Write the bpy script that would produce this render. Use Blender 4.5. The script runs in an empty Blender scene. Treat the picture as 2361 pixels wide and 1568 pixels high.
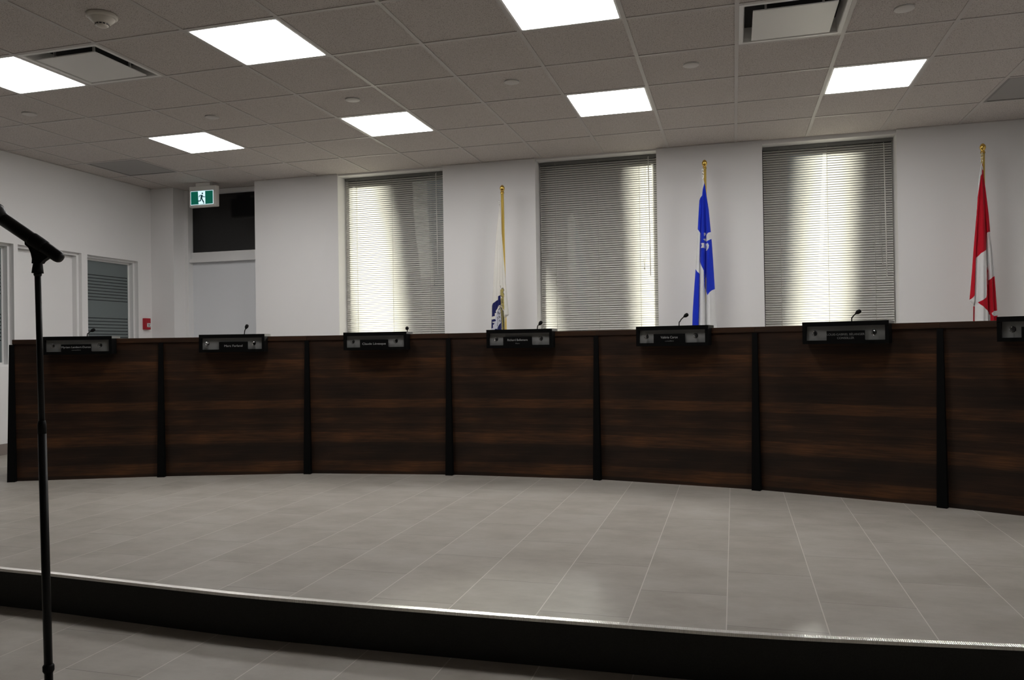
import bpy, bmesh, math, random
from mathutils import Vector, Matrix
import numpy as np

# ------------------------------------------------------------------ camera, world, sun, exposure
SC = bpy.context.scene
COL = SC.collection
random.seed(7)
FPX = 1824.92                                   # focal length in pixels of the 2361 px wide frame
YAW, PITCH, ROLL = (math.radians(a) for a in (-15.6537, 0.3925, -0.8497))
CAM = np.array([6.0547, -6.8928, 0.917])        # dais floor is z = 0, ceiling z = 2.743
cy_, sy_, cp_, sp_, cr_, sr_ = math.cos(YAW), math.sin(YAW), math.cos(PITCH), math.sin(PITCH), math.cos(ROLL), math.sin(ROLL)
FWD = np.array([sy_ * cp_, cy_ * cp_, sp_])
RT0 = np.array([cy_, -sy_, 0.0])
UP0 = np.cross(RT0, FWD)
RT = RT0 * cr_ + UP0 * sr_
UP = -RT0 * sr_ + UP0 * cr_
cam_d = bpy.data.cameras.new('camera')
cam_d.sensor_width = 36.0
cam_d.lens = FPX / 2361 * 36.0
cam_d.clip_start = 0.05
cam_d.clip_end = 200
cam_o = bpy.data.objects.new('camera', cam_d)
COL.objects.link(cam_o)
cam_o.matrix_world = Matrix(((RT[0], UP[0], -FWD[0], CAM[0]), (RT[1], UP[1], -FWD[1], CAM[1]), (RT[2], UP[2], -FWD[2], CAM[2]), (0, 0, 0, 1)))
SC.camera = cam_o
SC.view_settings.view_transform = 'Standard'
SC.view_settings.look = 'None'
SC.view_settings.exposure = 0.32
SC.view_settings.gamma = 1.0
SC.view_settings.use_curve_mapping = False
SC.cycles.max_bounces = 10
SC.cycles.sample_clamp_indirect = 8.0
SC.cycles.caustics_reflective = False
SC.cycles.caustics_refractive = False

PANEL_STRENGTH = 14.0
world = bpy.data.worlds.new('world')
SC.world = world
world.use_nodes = True
world.node_tree.nodes['Background'].inputs[0].default_value = (0.75, 0.86, 1.0, 1)
world.node_tree.nodes['Background'].inputs[1].default_value = 0.06
sun_d = bpy.data.lights.new('sun', 'SUN')
sun_d.energy = 23.0
sun_d.angle = math.radians(8)
sun_d.color = (1.0, 0.95, 0.86)
sun_o = bpy.data.objects.new('sun', sun_d)
COL.objects.link(sun_o)
sun_o.rotation_euler = Vector((0.0, -1.0, -math.tan(math.radians(22)))).to_track_quat('-Z', 'Y').to_euler()
sun_o.location = (4, 8, 6)


# ------------------------------------------------------------------ helpers
def ray(px):
    return RT * ((px[0] - 1180.5) / FPX) - UP * ((px[1] - 784) / FPX) + FWD


def at(px, axis, val):
    """where the line of sight through a pixel of the photograph meets the plane axis = val"""
    d = ray(px)
    return Vector(CAM + (val - CAM[axis]) / d[axis] * d)


def atd(px, depth):
    return Vector(CAM + ray(px) * depth)


def lerp(a, b, t):
    return a + (b - a) * t


class MB:
    def __init__(self):
        self.bm = bmesh.new()

    def quad(self, *p, mi=0):
        f = self.bm.faces.new([self.bm.verts.new(Vector(q)) for q in p])
        f.material_index = mi
        return f

    def box(self, a, b, mi=0, M=None):
        x0, y0, z0 = (min(a[i], b[i]) for i in range(3))
        x1, y1, z1 = (max(a[i], b[i]) for i in range(3))
        v = [Vector(p) for p in ((x0, y0, z0), (x1, y0, z0), (x1, y1, z0), (x0, y1, z0), (x0, y0, z1), (x1, y0, z1), (x1, y1, z1), (x0, y1, z1))]
        if M is not None:
            v = [M @ p for p in v]
        self.hexa(v, mi)
        return self

    def hexa(self, v, mi=0):
        vs = [self.bm.verts.new(p) for p in v]
        for f in ((0, 3, 2, 1), (4, 5, 6, 7), (0, 1, 5, 4), (1, 2, 6, 5), (2, 3, 7, 6), (3, 0, 4, 7)):
            self.bm.faces.new([vs[i] for i in f]).material_index = mi
        return self

    def prism(self, pts, off, mi=0):
        """closed prism: polygon (3D points) swept by off"""
        off = Vector(off)
        a = [self.bm.verts.new(Vector(p)) for p in pts]
        b = [self.bm.verts.new(Vector(p) + off) for p in pts]
        n = len(a)
        self.bm.faces.new(a).material_index = mi
        self.bm.faces.new(b[::-1]).material_index = mi
        for i in range(n):
            self.bm.faces.new((a[i], b[i], b[(i + 1) % n], a[(i + 1) % n])).material_index = mi
        return self

    def tube(self, pts, r, seg=12, mi=0, caps=True, smooth=True):
        pts = [Vector(p) for p in pts]
        rs = r if isinstance(r, (list, tuple)) else [r] * len(pts)
        rings = []
        ref = None
        for i, p in enumerate(pts):
            t = (pts[min(i + 1, len(pts) - 1)] - pts[max(i - 1, 0)])
            if t.length < 1e-9:
                t = pts[-1] - pts[0]
            t.normalize()
            if ref is None:
                ref = t.orthogonal().normalized()
            else:
                ref = (ref - t * ref.dot(t)).normalized()
            bn = t.cross(ref)
            rings.append([self.bm.verts.new(p + (ref * math.cos(2 * math.pi * k / seg) + bn * math.sin(2 * math.pi * k / seg)) * rs[i]) for k in range(seg)])
        for a, b in zip(rings, rings[1:]):
            for k in range(seg):
                f = self.bm.faces.new((a[k], a[(k + 1) % seg], b[(k + 1) % seg], b[k]))
                f.smooth = smooth
                f.material_index = mi
        if caps:
            self.bm.faces.new(rings[0][::-1]).material_index = mi
            self.bm.faces.new(rings[-1]).material_index = mi
        return self

    def lathe(self, prof, o=(0, 0, 0), ax=(0, 0, 1), seg=24, mi=0, smooth=True):
        """prof: list of (radius, height along ax)"""
        o = Vector(o)
        ax = Vector(ax).normalized()
        u = ax.orthogonal().normalized()
        w = ax.cross(u)
        rings = []
        for r, h in prof:
            if r < 1e-6:
                rings.append([self.bm.verts.new(o + ax * h)])
            else:
                rings.append([self.bm.verts.new(o + ax * h + (u * math.cos(2 * math.pi * k / seg) + w * math.sin(2 * math.pi * k / seg)) * r) for k in range(seg)])
        for a, b in zip(rings, rings[1:]):
            for k in range(seg):
                k2 = (k + 1) % seg
                if len(a) == 1 and len(b) == 1:
                    continue
                if len(a) == 1:
                    f = self.bm.faces.new((a[0], b[k2], b[k]))
                elif len(b) == 1:
                    f = self.bm.faces.new((a[k], a[k2], b[0]))
                else:
                    f = self.bm.faces.new((a[k], a[k2], b[k2], b[k]))
                f.smooth = smooth
                f.material_index = mi
        return self

    def ball(self, c, r, seg=16, rings=10, mi=0, sc=(1, 1, 1)):
        c = Vector(c)
        prof = [(r * math.sin(math.pi * i / rings), -r * math.cos(math.pi * i / rings)) for i in range(rings + 1)]
        n0 = len(self.bm.verts)
        self.lathe(prof, (0, 0, 0), (0, 0, 1), seg, mi)
        self.bm.verts.ensure_lookup_table()
        for v in self.bm.verts[n0:]:
            v.co = Vector((v.co.x * sc[0], v.co.y * sc[1], v.co.z * sc[2])) + c
        return self

    def build(self, name, mats, parent=None, bevel=0, recalc=True, local=None):
        bm = self.bm
        if recalc:
            bmesh.ops.recalc_face_normals(bm, faces=bm.faces[:])
        me = bpy.data.meshes.new(name)
        bm.to_mesh(me)
        bm.free()
        for m in (mats if isinstance(mats, (list, tuple)) else [mats]):
            me.materials.append(m)
        o = bpy.data.objects.new(name, me)
        COL.objects.link(o)
        if parent is not None:
            o.parent = parent
            if local is None and parent.get('_world'):
                o.matrix_parent_inverse = parent.matrix_world.inverted()
        if bevel:
            b = o.modifiers.new('bevel', 'BEVEL')
            b.width = bevel
            b.segments = 2
            b.limit_method = 'ANGLE'
            b.angle_limit = math.radians(50)
        return o


def thing(name, label, cat, loc=(0, 0, 0), rz=0.0, group=None):
    o = bpy.data.objects.new(name, None)
    COL.objects.link(o)
    o.empty_display_size = 0.05
    o.location = loc
    o.rotation_euler = (0, 0, rz)
    o['label'] = label
    o['category'] = cat
    if group:
        o['group'] = group
    return o


def relabel(o, label, group=None):
    o['label'] = label
    if group:
        o['group'] = group


def tag(o, label, cat, group=None):
    o['label'] = label
    o['category'] = cat
    if group:
        o['group'] = group
    return o


def struct(o):
    o['kind'] = 'structure'
    return o


def copy_tree(o, parent=None):
    c = o.copy()
    COL.objects.link(c)
    if parent is not None:
        c.parent = parent
    for ch in list(o.children):
        copy_tree(ch, c)
    return c


# ------------------------------------------------------------------ materials
def mat(name, col=(0.8, 0.8, 0.8), rough=0.5, metal=0.0, spec=0.5, emit=None, es=0.0):
    m = bpy.data.materials.new(name)
    m.use_nodes = True
    b = m.node_tree.nodes['Principled BSDF']
    b.inputs['Base Color'].default_value = (*col, 1)
    b.inputs['Roughness'].default_value = rough
    b.inputs['Metallic'].default_value = metal
    b.inputs['Specular IOR Level'].default_value = spec
    if emit:
        b.inputs['Emission Color'].default_value = (*emit, 1)
        b.inputs['Emission Strength'].default_value = es
    return m


class NT:
    """tiny node-graph helper"""
    def __init__(self, m):
        self.t = m.node_tree
        self.bsdf = self.t.nodes['Principled BSDF']
        self.out = self.t.nodes['Material Output']

    def n(self, typ, **kw):
        nd = self.t.nodes.new(typ)
        for k, v in kw.items():
            if k.startswith('i_'):
                key = k[2:]
                key = int(key) if key.isdigit() else key.replace('_', ' ')
                nd.inputs[key].default_value = v
            else:
                setattr(nd, k, v)
        return nd

    def l(self, a, b):
        self.t.links.new(a, b)

    def math(self, op, a, b=None, clamp=False):
        nd = self.t.nodes.new('ShaderNodeMath')
        nd.operation = op
        nd.use_clamp = clamp
        for i, v in enumerate((a, b)):
            if v is None:
                continue
            if isinstance(v, (int, float)):
                nd.inputs[i].default_value = v
            else:
                self.l(v, nd.inputs[i])
        return nd.outputs[0]

    def mix(self, fac, a, b):
        nd = self.t.nodes.new('ShaderNodeMix')
        nd.data_type = 'RGBA'
        if isinstance(fac, (int, float)):
            nd.inputs[0].default_value = fac
        else:
            self.l(fac, nd.inputs[0])
        for sock, v in ((nd.inputs[6], a), (nd.inputs[7], b)):
            if isinstance(v, tuple):
                sock.default_value = (*v, 1)
            else:
                self.l(v, sock)
        return nd.outputs[2]

    def ramp(self, fac, stops, interp='LINEAR'):
        nd = self.t.nodes.new('ShaderNodeValToRGB')
        nd.color_ramp.interpolation = interp
        e = nd.color_ramp.elements
        while len(e) < len(stops):
            e.new(0.5)
        for el, (p, c) in zip(e, stops):
            el.position = p
            el.color = (*c, 1) if isinstance(c, tuple) else (c, c, c, 1)
        self.l(fac, nd.inputs[0])
        return nd.outputs[0]

    def bump(self, h, strength, dist=0.002):
        nd = self.t.nodes.new('ShaderNodeBump')
        nd.inputs['Strength'].default_value = strength
        nd.inputs['Distance'].default_value = dist
        self.l(h, nd.inputs['Height'])
        self.l(nd.outputs[0], self.bsdf.inputs['Normal'])


def painted(name, col, rough=0.6, scale=60, amt=0.04, bump=0.08):
    m = mat(name, col, rough, spec=0.3)
    g = NT(m)
    tc = g.n('ShaderNodeTexCoord')
    nz = g.n('ShaderNodeTexNoise', i_Scale=scale, i_Detail=3.0)
    g.l(tc.outputs['Object'], nz.inputs['Vector'])
    big = g.n('ShaderNodeTexNoise', i_Scale=1.3, i_Detail=2.0)
    g.l(tc.outputs['Object'], big.inputs['Vector'])
    dark = tuple(c * (1 - amt) for c in col)
    g.l(g.mix(big.outputs[0], dark, col), g.bsdf.inputs['Base Color'])
    g.bump(nz.outputs[0], bump, 0.001)
    return m


M = {}
M['wall'] = painted('wall_paint', (0.80, 0.79, 0.785), 0.65)
M['wall_trim'] = painted('trim_paint', (0.78, 0.775, 0.77), 0.45, 40, 0.02, 0.03)
M['door'] = painted('door_paint', (0.74, 0.755, 0.78), 0.4, 30, 0.02, 0.03)
M['grid'] = mat('grid_metal', (0.495, 0.465, 0.445), 0.45, spec=0.4)
M['white_plastic'] = mat('white_plastic', (0.78, 0.76, 0.72), 0.4)
M['cream_plastic'] = mat('cream_plastic', (0.60, 0.56, 0.50), 0.4)
M['disc'] = mat('disc_paint', (0.56, 0.53, 0.505), 0.5)
M['white_metal'] = mat('white_metal', (0.76, 0.75, 0.73), 0.4)
M['black'] = mat('black_satin', (0.004, 0.004, 0.004), 0.5, spec=0.08)
M['black_post'] = mat('black_laminate', (0.004, 0.004, 0.004), 0.6, spec=0.08)
M['black_rubber'] = mat('black_rubber', (0.006, 0.006, 0.006), 0.6, spec=0.2)
M['black_metal'] = mat('black_metal', (0.006, 0.006, 0.006), 0.4, spec=0.25)
M['edge_gray'] = mat('edge_band', (0.20, 0.20, 0.19), 0.45)
M['box_back'] = painted('brushed_panel', (0.22, 0.22, 0.216), 0.4, 90, 0.05, 0.05)
M['dark_void'] = mat('dark_cavity', (0.02, 0.02, 0.02), 0.8)
M['brass'] = mat('polished_brass', (0.85, 0.56, 0.14), 0.22, metal=1.0)
M['gold_tube'] = mat('gold_anodised_tube', (0.95, 0.67, 0.15), 0.34, metal=0.35)
M['chrome'] = mat('chrome', (0.75, 0.75, 0.75), 0.2, metal=1.0)
M['red'] = mat('red_enamel', (0.40, 0.006, 0.018), 0.35)
M['label_white'] = mat('label_white', (0.75, 0.75, 0.75), 0.5)
M['label_black'] = mat('label_black', (0.03, 0.03, 0.03), 0.5)
M['letter'] = mat('engraved_letter', (0.34, 0.34, 0.34), 0.5)
M['letter_dim'] = mat('engraved_letter_gray', (0.15, 0.15, 0.15), 0.5)
M['emit_panel'] = mat('lit_diffuser', (0.9, 0.9, 0.9), 0.5, emit=(1.0, 0.984, 0.972), es=PANEL_STRENGTH)
M['exit_white'] = mat('exit_lit_white', (0.6, 0.6, 0.6), 0.4, emit=(0.66, 0.93, 1.0), es=0.75)
M['exit_green'] = mat('exit_lit_green', (0.0, 0.05, 0.03), 0.4, emit=(0.0, 0.10, 0.065), es=0.65)
M['exit_ink'] = mat('exit_ink', (0.0, 0.02, 0.02), 0.4, emit=(0.0, 0.02, 0.025), es=0.8)
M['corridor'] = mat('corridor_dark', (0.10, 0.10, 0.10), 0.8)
M['cord'] = mat('blind_cord', (0.42, 0.41, 0.38), 0.7)
M['bronze'] = mat('dark_bronze_frame', (0.035, 0.032, 0.030), 0.4)
M['asphalt'] = mat('pavement', (0.12, 0.12, 0.12), 0.9)
M['brick'] = painted('sun_blocker_brick', (0.10, 0.085, 0.075), 0.85, 20, 0.3, 0.2)
M['baseboard'] = mat('baseboard_tile', (0.24, 0.20, 0.18), 0.5)
M['mic_grille'] = mat('mic_grille', (0.05, 0.052, 0.056), 0.45, metal=0.6)
M['foam'] = mat('mic_foam', (0.012, 0.012, 0.012), 0.95, spec=0.1)


def ceiling_mat():
    m = mat('fissured_tile', (0.66, 0.63, 0.60), 0.9, spec=0.1)
    g = NT(m)
    tc = g.n('ShaderNodeTexCoord')
    a = g.n('ShaderNodeTexNoise', i_Scale=185.0, i_Detail=2.0, i_Roughness=0.6)
    b = g.n('ShaderNodeTexNoise', i_Scale=420.0, i_Detail=1.0)
    g.l(tc.outputs['Object'], a.inputs['Vector'])
    g.l(tc.outputs['Object'], b.inputs['Vector'])
    pa = g.ramp(a.outputs[0], [(0.36, 0.0), (0.42, 1.0)])
    pb = g.ramp(b.outputs[0], [(0.31, 0.35), (0.39, 1.0)])
    s = g.math('MULTIPLY', pa, pb)
    g.l(g.mix(s, (0.22, 0.192, 0.17), (0.60, 0.555, 0.53)), g.bsdf.inputs['Base Color'])
    g.bump(s, 0.5, 0.002)
    return m


M['ceiling'] = ceiling_mat()

TILE_X0, TILE_W, TILE_L = 6.0170, 0.3122, 0.6244


def floor_mat():
    """porcelain planks 31 x 62 cm laid in half bond, thin joints"""
    m = mat('porcelain_tile', (0.4, 0.38, 0.34), 0.42, spec=0.35)
    g = NT(m)
    tc = g.n('ShaderNodeTexCoord')
    sep = g.n('ShaderNodeSeparateXYZ')
    g.l(tc.outputs['Object'], sep.inputs[0])
    u = g.math('DIVIDE', g.math('SUBTRACT', sep.outputs[0], TILE_X0), TILE_W)
    ci = g.math('FLOOR', u)
    par = g.math('MULTIPLY', g.math('FLOORED_MODULO', ci, 2.0), 0.5)
    v = g.math('ADD', g.math('DIVIDE', g.math('SUBTRACT', sep.outputs[1], -3.610), TILE_L), par)
    vi = g.math('FLOOR', v)
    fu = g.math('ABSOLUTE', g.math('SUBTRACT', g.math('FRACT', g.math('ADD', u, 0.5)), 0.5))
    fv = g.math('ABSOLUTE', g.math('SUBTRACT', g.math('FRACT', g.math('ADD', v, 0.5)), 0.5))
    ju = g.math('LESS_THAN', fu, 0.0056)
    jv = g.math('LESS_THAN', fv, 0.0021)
    wn = g.n('ShaderNodeTexWhiteNoise', noise_dimensions='2D')
    cmb = g.n('ShaderNodeCombineXYZ')
    g.l(ci, cmb.inputs[0])
    g.l(vi, cmb.inputs[1])
    g.l(cmb.outputs[0], wn.inputs['Vector'])
    mp = g.n('ShaderNodeMapping')
    mp.inputs['Scale'].default_value = (2.2, 3.2, 1.0)
    off = g.n('ShaderNodeVectorMath', operation='SCALE')
    off.inputs['Scale'].default_value = 9.0
    g.l(wn.outputs['Color'], off.inputs[0])
    add = g.n('ShaderNodeVectorMath', operation='ADD')
    g.l(tc.outputs['Object'], add.inputs[0])
    g.l(off.outputs[0], add.inputs[1])
    g.l(add.outputs[0], mp.inputs['Vector'])
    cloud = g.n('ShaderNodeTexNoise', i_Scale=1.5, i_Detail=6.0, i_Roughness=0.62)
    g.l(mp.outputs[0], cloud.inputs['Vector'])
    mp2 = g.n('ShaderNodeMapping')
    mp2.inputs['Scale'].default_value = (16.0, 50.0, 1.0)
    g.l(add.outputs[0], mp2.inputs['Vector'])
    fib = g.n('ShaderNodeTexNoise', i_Scale=1.0, i_Detail=4.0)
    g.l(mp2.outputs[0], fib.inputs['Vector'])
    c = g.ramp(cloud.outputs[0], [(0.32, (0.305, 0.278, 0.241)), (0.5, (0.360, 0.333, 0.293)), (0.68, (0.400, 0.377, 0.340))])
    tone = g.math('ADD', g.math('MULTIPLY', wn.outputs['Value'], 0.06), g.math('ADD', g.math('MULTIPLY', fib.outputs[0], 0.10), 0.93))
    hsv = g.n('ShaderNodeHueSaturation')
    g.l(c, hsv.inputs['Color'])
    g.l(tone, hsv.inputs['Value'])
    c1 = g.mix(jv, hsv.outputs[0], (0.17, 0.155, 0.135))  # cross joints darkened in the colour for the shade inside their grooves
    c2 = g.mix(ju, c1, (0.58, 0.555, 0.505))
    g.l(c2, g.bsdf.inputs['Base Color'])
    jj = g.math('SUBTRACT', 1.0, g.math('MAXIMUM', ju, jv))
    g.bump(jj, 0.4, 0.001)
    return m


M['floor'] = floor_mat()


def wood_mat(name, bands=True):
    m = mat(name, (0.06, 0.03, 0.02), 0.42, spec=0.3)
    g = NT(m)
    tc = g.n('ShaderNodeTexCoord')
    sep = g.n('ShaderNodeSeparateXYZ')
    g.l(tc.outputs['Object'], sep.inputs[0])
    mp = g.n('ShaderNodeMapping')
    mp.inputs['Scale'].default_value = (1.8, 1.5, 38.0)
    g.l(tc.outputs['Object'], mp.inputs['Vector'])
    grain = g.n('ShaderNodeTexNoise', i_Scale=2.2, i_Detail=7.0, i_Roughness=0.65, i_Distortion=0.5)
    g.l(mp.outputs[0], grain.inputs['Vector'])
    mp3 = g.n('ShaderNodeMapping')
    mp3.inputs['Scale'].default_value = (2.2, 2.0, 130.0)
    g.l(tc.outputs['Object'], mp3.inputs['Vector'])
    fine = g.n('ShaderNodeTexNoise', i_Scale=2.5, i_Detail=5.0, i_Roughness=0.7)
    g.l(mp3.outputs[0], fine.inputs['Vector'])
    mp2 = g.n('ShaderNodeMapping')
    mp2.inputs['Scale'].default_value = (1.4, 1.0, 5.0)
    g.l(tc.outputs['Object'], mp2.inputs['Vector'])
    patch = g.n('ShaderNodeTexNoise', i_Scale=1.6, i_Detail=2.0)
    g.l(mp2.outputs[0], patch.inputs['Vector'])
    if bands:
        zz = g.math('ADD', sep.outputs[2], g.math('MULTIPLY', g.math('SUBTRACT', patch.outputs[0], 0.5), 0.02))
        band = g.ramp(zz, [(0.0, 0.15), (0.022, 0.72), (0.097, 0.12), (0.215, 0.25), (0.228, 0.78), (0.304, 0.35), (0.33, 0.12), (0.368, 0.55),
                           (0.414, 0.2), (0.478, 0.85), (0.54, 0.25), (0.60, 0.12), (0.66, 0.3), (0.70, 0.62), (0.735, 0.5), (0.76, 0.75), (0.836, 0.22), (0.92, 0.55)], 'CONSTANT')
        t = g.math('ADD', g.math('MULTIPLY', g.math('ADD', band, 0.10), 0.52), g.math('MULTIPLY', g.math('SUBTRACT', patch.outputs[0], 0.45), 1.1))
    else:
        t = g.math('ADD', 0.36, g.math('MULTIPLY', g.math('SUBTRACT', patch.outputs[0], 0.5), 0.6))
    t = g.math('ADD', t, g.math('MULTIPLY', g.math('SUBTRACT', grain.outputs[0], 0.5), 1.0))
    t = g.math('ADD', t, g.math('MULTIPLY', g.math('SUBTRACT', fine.outputs[0], 0.5), 0.75), clamp=True)
    c = g.ramp(t, [(0.0, (0.016, 0.0098, 0.007)), (0.35, (0.034, 0.017, 0.010)), (0.7, (0.086, 0.036, 0.015)), (1.0, (0.175, 0.068, 0.023))])
    g.l(c, g.bsdf.inputs['Base Color'])
    g.bump(fine.outputs[0], 0.05, 0.001)
    return m


M['wood'] = wood_mat('walnut_planks')
M['wood_ledge'] = wood_mat('walnut_edge', False)


def carpet_mat():
    m = mat('charcoal_riser', (0.020, 0.020, 0.019), 0.85, spec=0.15)
    g = NT(m)
    tc = g.n('ShaderNodeTexCoord')
    nz = g.n('ShaderNodeTexNoise', i_Scale=180.0, i_Detail=2.0)
    g.l(tc.outputs['Object'], nz.inputs['Vector'])
    g.l(g.mix(nz.outputs[0], (0.032, 0.032, 0.030), (0.048, 0.048, 0.045)), g.bsdf.inputs['Base Color'])
    g.bump(nz.outputs[0], 0.3, 0.001)
    return m


M['riser'] = carpet_mat()


def nosing_mat():
    m = mat('ribbed_aluminium', (0.78, 0.76, 0.72), 0.34, metal=0.85)
    g = NT(m)
    tc = g.n('ShaderNodeTexCoord')
    wv = g.n('ShaderNodeTexWave', i_Scale=55.0)
    wv.bands_direction = 'X'
    g.l(tc.outputs['Object'], wv.inputs['Vector'])
    g.bump(wv.outputs[1], 0.5, 0.002)
    return m


M['nosing'] = nosing_mat()


def slat_mat():
    m = mat('slat', (0.6, 0.59, 0.56), 0.4)
    g = NT(m)
    d = g.bsdf
    d.inputs['Base Color'].default_value = (0.74, 0.73, 0.70, 1)
    tr = g.n('ShaderNodeBsdfTranslucent')
    tr.inputs['Color'].default_value = (0.75, 0.72, 0.65, 1)
    mx = g.n('ShaderNodeMixShader')
    mx.inputs[0].default_value = 0.36
    g.l(d.outputs[0], mx.inputs[1])
    g.l(tr.outputs[0], mx.inputs[2])
    g.l(mx.outputs[0], g.out.inputs[0])
    return m


M['slat'] = slat_mat()


def pane_mat(name, tint=(1, 1, 1), gloss=0.06):
    """thin clear pane: transparent with a little mirror reflection"""
    m = mat(name, tint, 0.02)
    g = NT(m)
    tr = g.n('ShaderNodeBsdfTransparent')
    tr.inputs['Color'].default_value = (*tint, 1)
    gl = g.n('ShaderNodeBsdfGlossy')
    gl.inputs['Roughness'].default_value = 0.02
    fr = g.n('ShaderNodeFresnel', i_IOR=1.45)
    mx = g.n('ShaderNodeMixShader')
    g.l(fr.outputs[0], mx.inputs[0])
    g.l(tr.outputs[0], mx.inputs[1])
    g.l(gl.outputs[0], mx.inputs[2])
    g.l(mx.outputs[0], g.out.inputs[0])
    return m


M['pane'] = pane_mat('clear_pane', (0.92, 0.95, 0.94))
M['pane_dark'] = mat('dark_transom_glass', (0.006, 0.006, 0.006), 0.12, spec=0.5)
M['crystal'] = mat('clear_acrylic', (0.95, 0.95, 0.95), 0.06)
M['crystal'].node_tree.nodes['Principled BSDF'].inputs['Transmission Weight'].default_value = 1.0
M['crystal'].node_tree.nodes['Principled BSDF'].inputs['IOR'].default_value = 1.45


def film_mat():
    m = mat('frosted_film', (0.150, 0.175, 0.178), 0.55, spec=0.4)
    return m


M['film'] = film_mat()
M['interior_glass'] = mat('interior_glass', (0.012, 0.018, 0.018), 0.08, spec=0.5)


def cloth(name, col, rough=0.75):
    m = mat(name, col, rough, spec=0.2)
    g = NT(m)
    d = g.bsdf
    d.inputs['Sheen Weight'].default_value = 0.15
    tr = g.n('ShaderNodeBsdfTranslucent')
    tr.inputs['Color'].default_value = (*col, 1)
    mx = g.n('ShaderNodeMixShader')
    mx.inputs[0].default_value = 0.15
    g.l(d.outputs[0], mx.inputs[1])
    g.l(tr.outputs[0], mx.inputs[2])
    g.l(mx.outputs[0], g.out.inputs[0])
    return m


M['cl_white'] = cloth('flag_white', (0.80, 0.80, 0.80))
M['cl_cream'] = cloth('flag_cream', (0.84, 0.82, 0.76))
M['cl_blue'] = cloth('flag_blue', (0.006, 0.035, 0.62))
M['cl_red'] = cloth('flag_red', (0.56, 0.004, 0.02))
M['cl_navy'] = cloth('flag_navy', (0.012, 0.016, 0.11))
M['cl_gold'] = cloth('flag_gold', (0.46, 0.38, 0.13))
M['cl_ink'] = cloth('flag_ink', (0.02, 0.022, 0.03))
M['cl_silver'] = cloth('flag_silver', (0.62, 0.63, 0.72))

# ------------------------------------------------------------------ the room
XL, XR = -0.28, 8.83           # inner faces of the left and right walls
YB, YF = 0.63, -13.0           # inner face of the back wall piers, and the wall behind the camera
YO = 0.98                      # outer face of the back wall
ZC = 2.743                     # ceiling grid
ZT = 2.747                     # underside of the tiles
CELL = 0.61
ZL = -0.157                    # lower floor in front of the dais

# dais edge (seen from the photo, extended to both side walls)
EDGE = [(-0.28, -4.06), (1.2, -4.13), (2.2, -4.19), (3.04, -4.243), (3.31, -4.255), (3.96, -4.302), (4.31, -4.322), (4.71, -4.324), (5.2, -4.321),
        (5.78, -4.313), (6.02, -4.308), (6.32, -4.287), (6.87, -4.228), (7.6, -4.15), (8.83, -4.0)]


def smooth_edge(e, n=6):
    out = []
    P = [np.array(p) for p in e]
    for i in range(len(P) - 1):
        p0, p1, p2, p3 = P[max(i - 1, 0)], P[i], P[i + 1], P[min(i + 2, len(P) - 1)]
        for k in range(n):
            t = k / n
            out.append(tuple(0.5 * ((2 * p1) + (-p0 + p2) * t + (2 * p0 - 5 * p1 + 4 * p2 - p3) * t * t + (-p0 + 3 * p1 - 3 * p2 + p3) * t ** 3)))
    out.append(tuple(P[-1]))
    return out


edge = smooth_edge(EDGE)

b = MB()
b.box((XL - 0.12 - 0.0184, YF - 0.12 + 0.1654, ZL - 0.1), (XR + 0.12 - 0.0184, YO + 0.1654, ZL))
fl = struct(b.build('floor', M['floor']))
fl.location = (0.0184, -0.1654, 0)              # its tile courses do not line up with the dais

b = MB()
tv = [b.bm.verts.new((x, y + 0.02, 0.0)) for x, y in edge]
bv = [b.bm.verts.new((x, YO, 0.0)) for x, y in edge]
for i in range(len(edge) - 1):
    b.bm.faces.new((tv[i], tv[i + 1], bv[i + 1], bv[i]))
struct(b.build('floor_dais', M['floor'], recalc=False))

b = MB()
for i in range(len(edge) - 1):
    (x0, y0), (x1, y1) = edge[i], edge[i + 1]
    b.hexa([Vector(p) for p in ((x0, y0 + 0.004, ZL), (x1, y1 + 0.004, ZL), (x1, y1 + 0.05, ZL), (x0, y0 + 0.05, ZL),
                                (x0, y0 + 0.004, -0.006), (x1, y1 + 0.004, -0.006), (x1, y1 + 0.05, -0.006), (x0, y0 + 0.05, -0.006))])
riser = struct(b.build('trim_1', M['riser'], recalc=False))
b = MB()
for i in range(len(edge) - 1):
    (x0, y0), (x1, y1) = edge[i], edge[i + 1]
    for (a0, a1, z0, z1) in ((0.0, 0.025, -0.003, 0.002), (0.0, 0.004, -0.009, -0.003)):
        b.hexa([Vector(p) for p in ((x0, y0 + a0, z0), (x1, y1 + a0, z0), (x1, y1 + a1, z0), (x0, y0 + a1, z0),
                                    (x0, y0 + a0, z1), (x1, y1 + a0, z1), (x1, y1 + a1, z1), (x0, y0 + a1, z1))])
nose = struct(b.build('trim_2', M['nosing'], recalc=False))

# openings of the back wall
W_X = [(2.066, 3.243), (4.206, 5.379), (6.329, 7.444)]
NICHE = (0.020, 1.065)
SILL = 0.62
HEADS = [2.615, 2.640, 2.655]
YH = 0.645                    # face of the bulkhead above each window
YR = 0.775                    # plane of the blinds / recess backs
for i, px in enumerate([((793, 407), (1018, 388)), ((1244, 368), (1511, 350)), ((1758, 331), (2060, 313))]):
    HEADS[i] = 0.5 * (at(px[0], 1, YH)[2] + at(px[1], 1, YH)[2]) + 0.006

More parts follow.
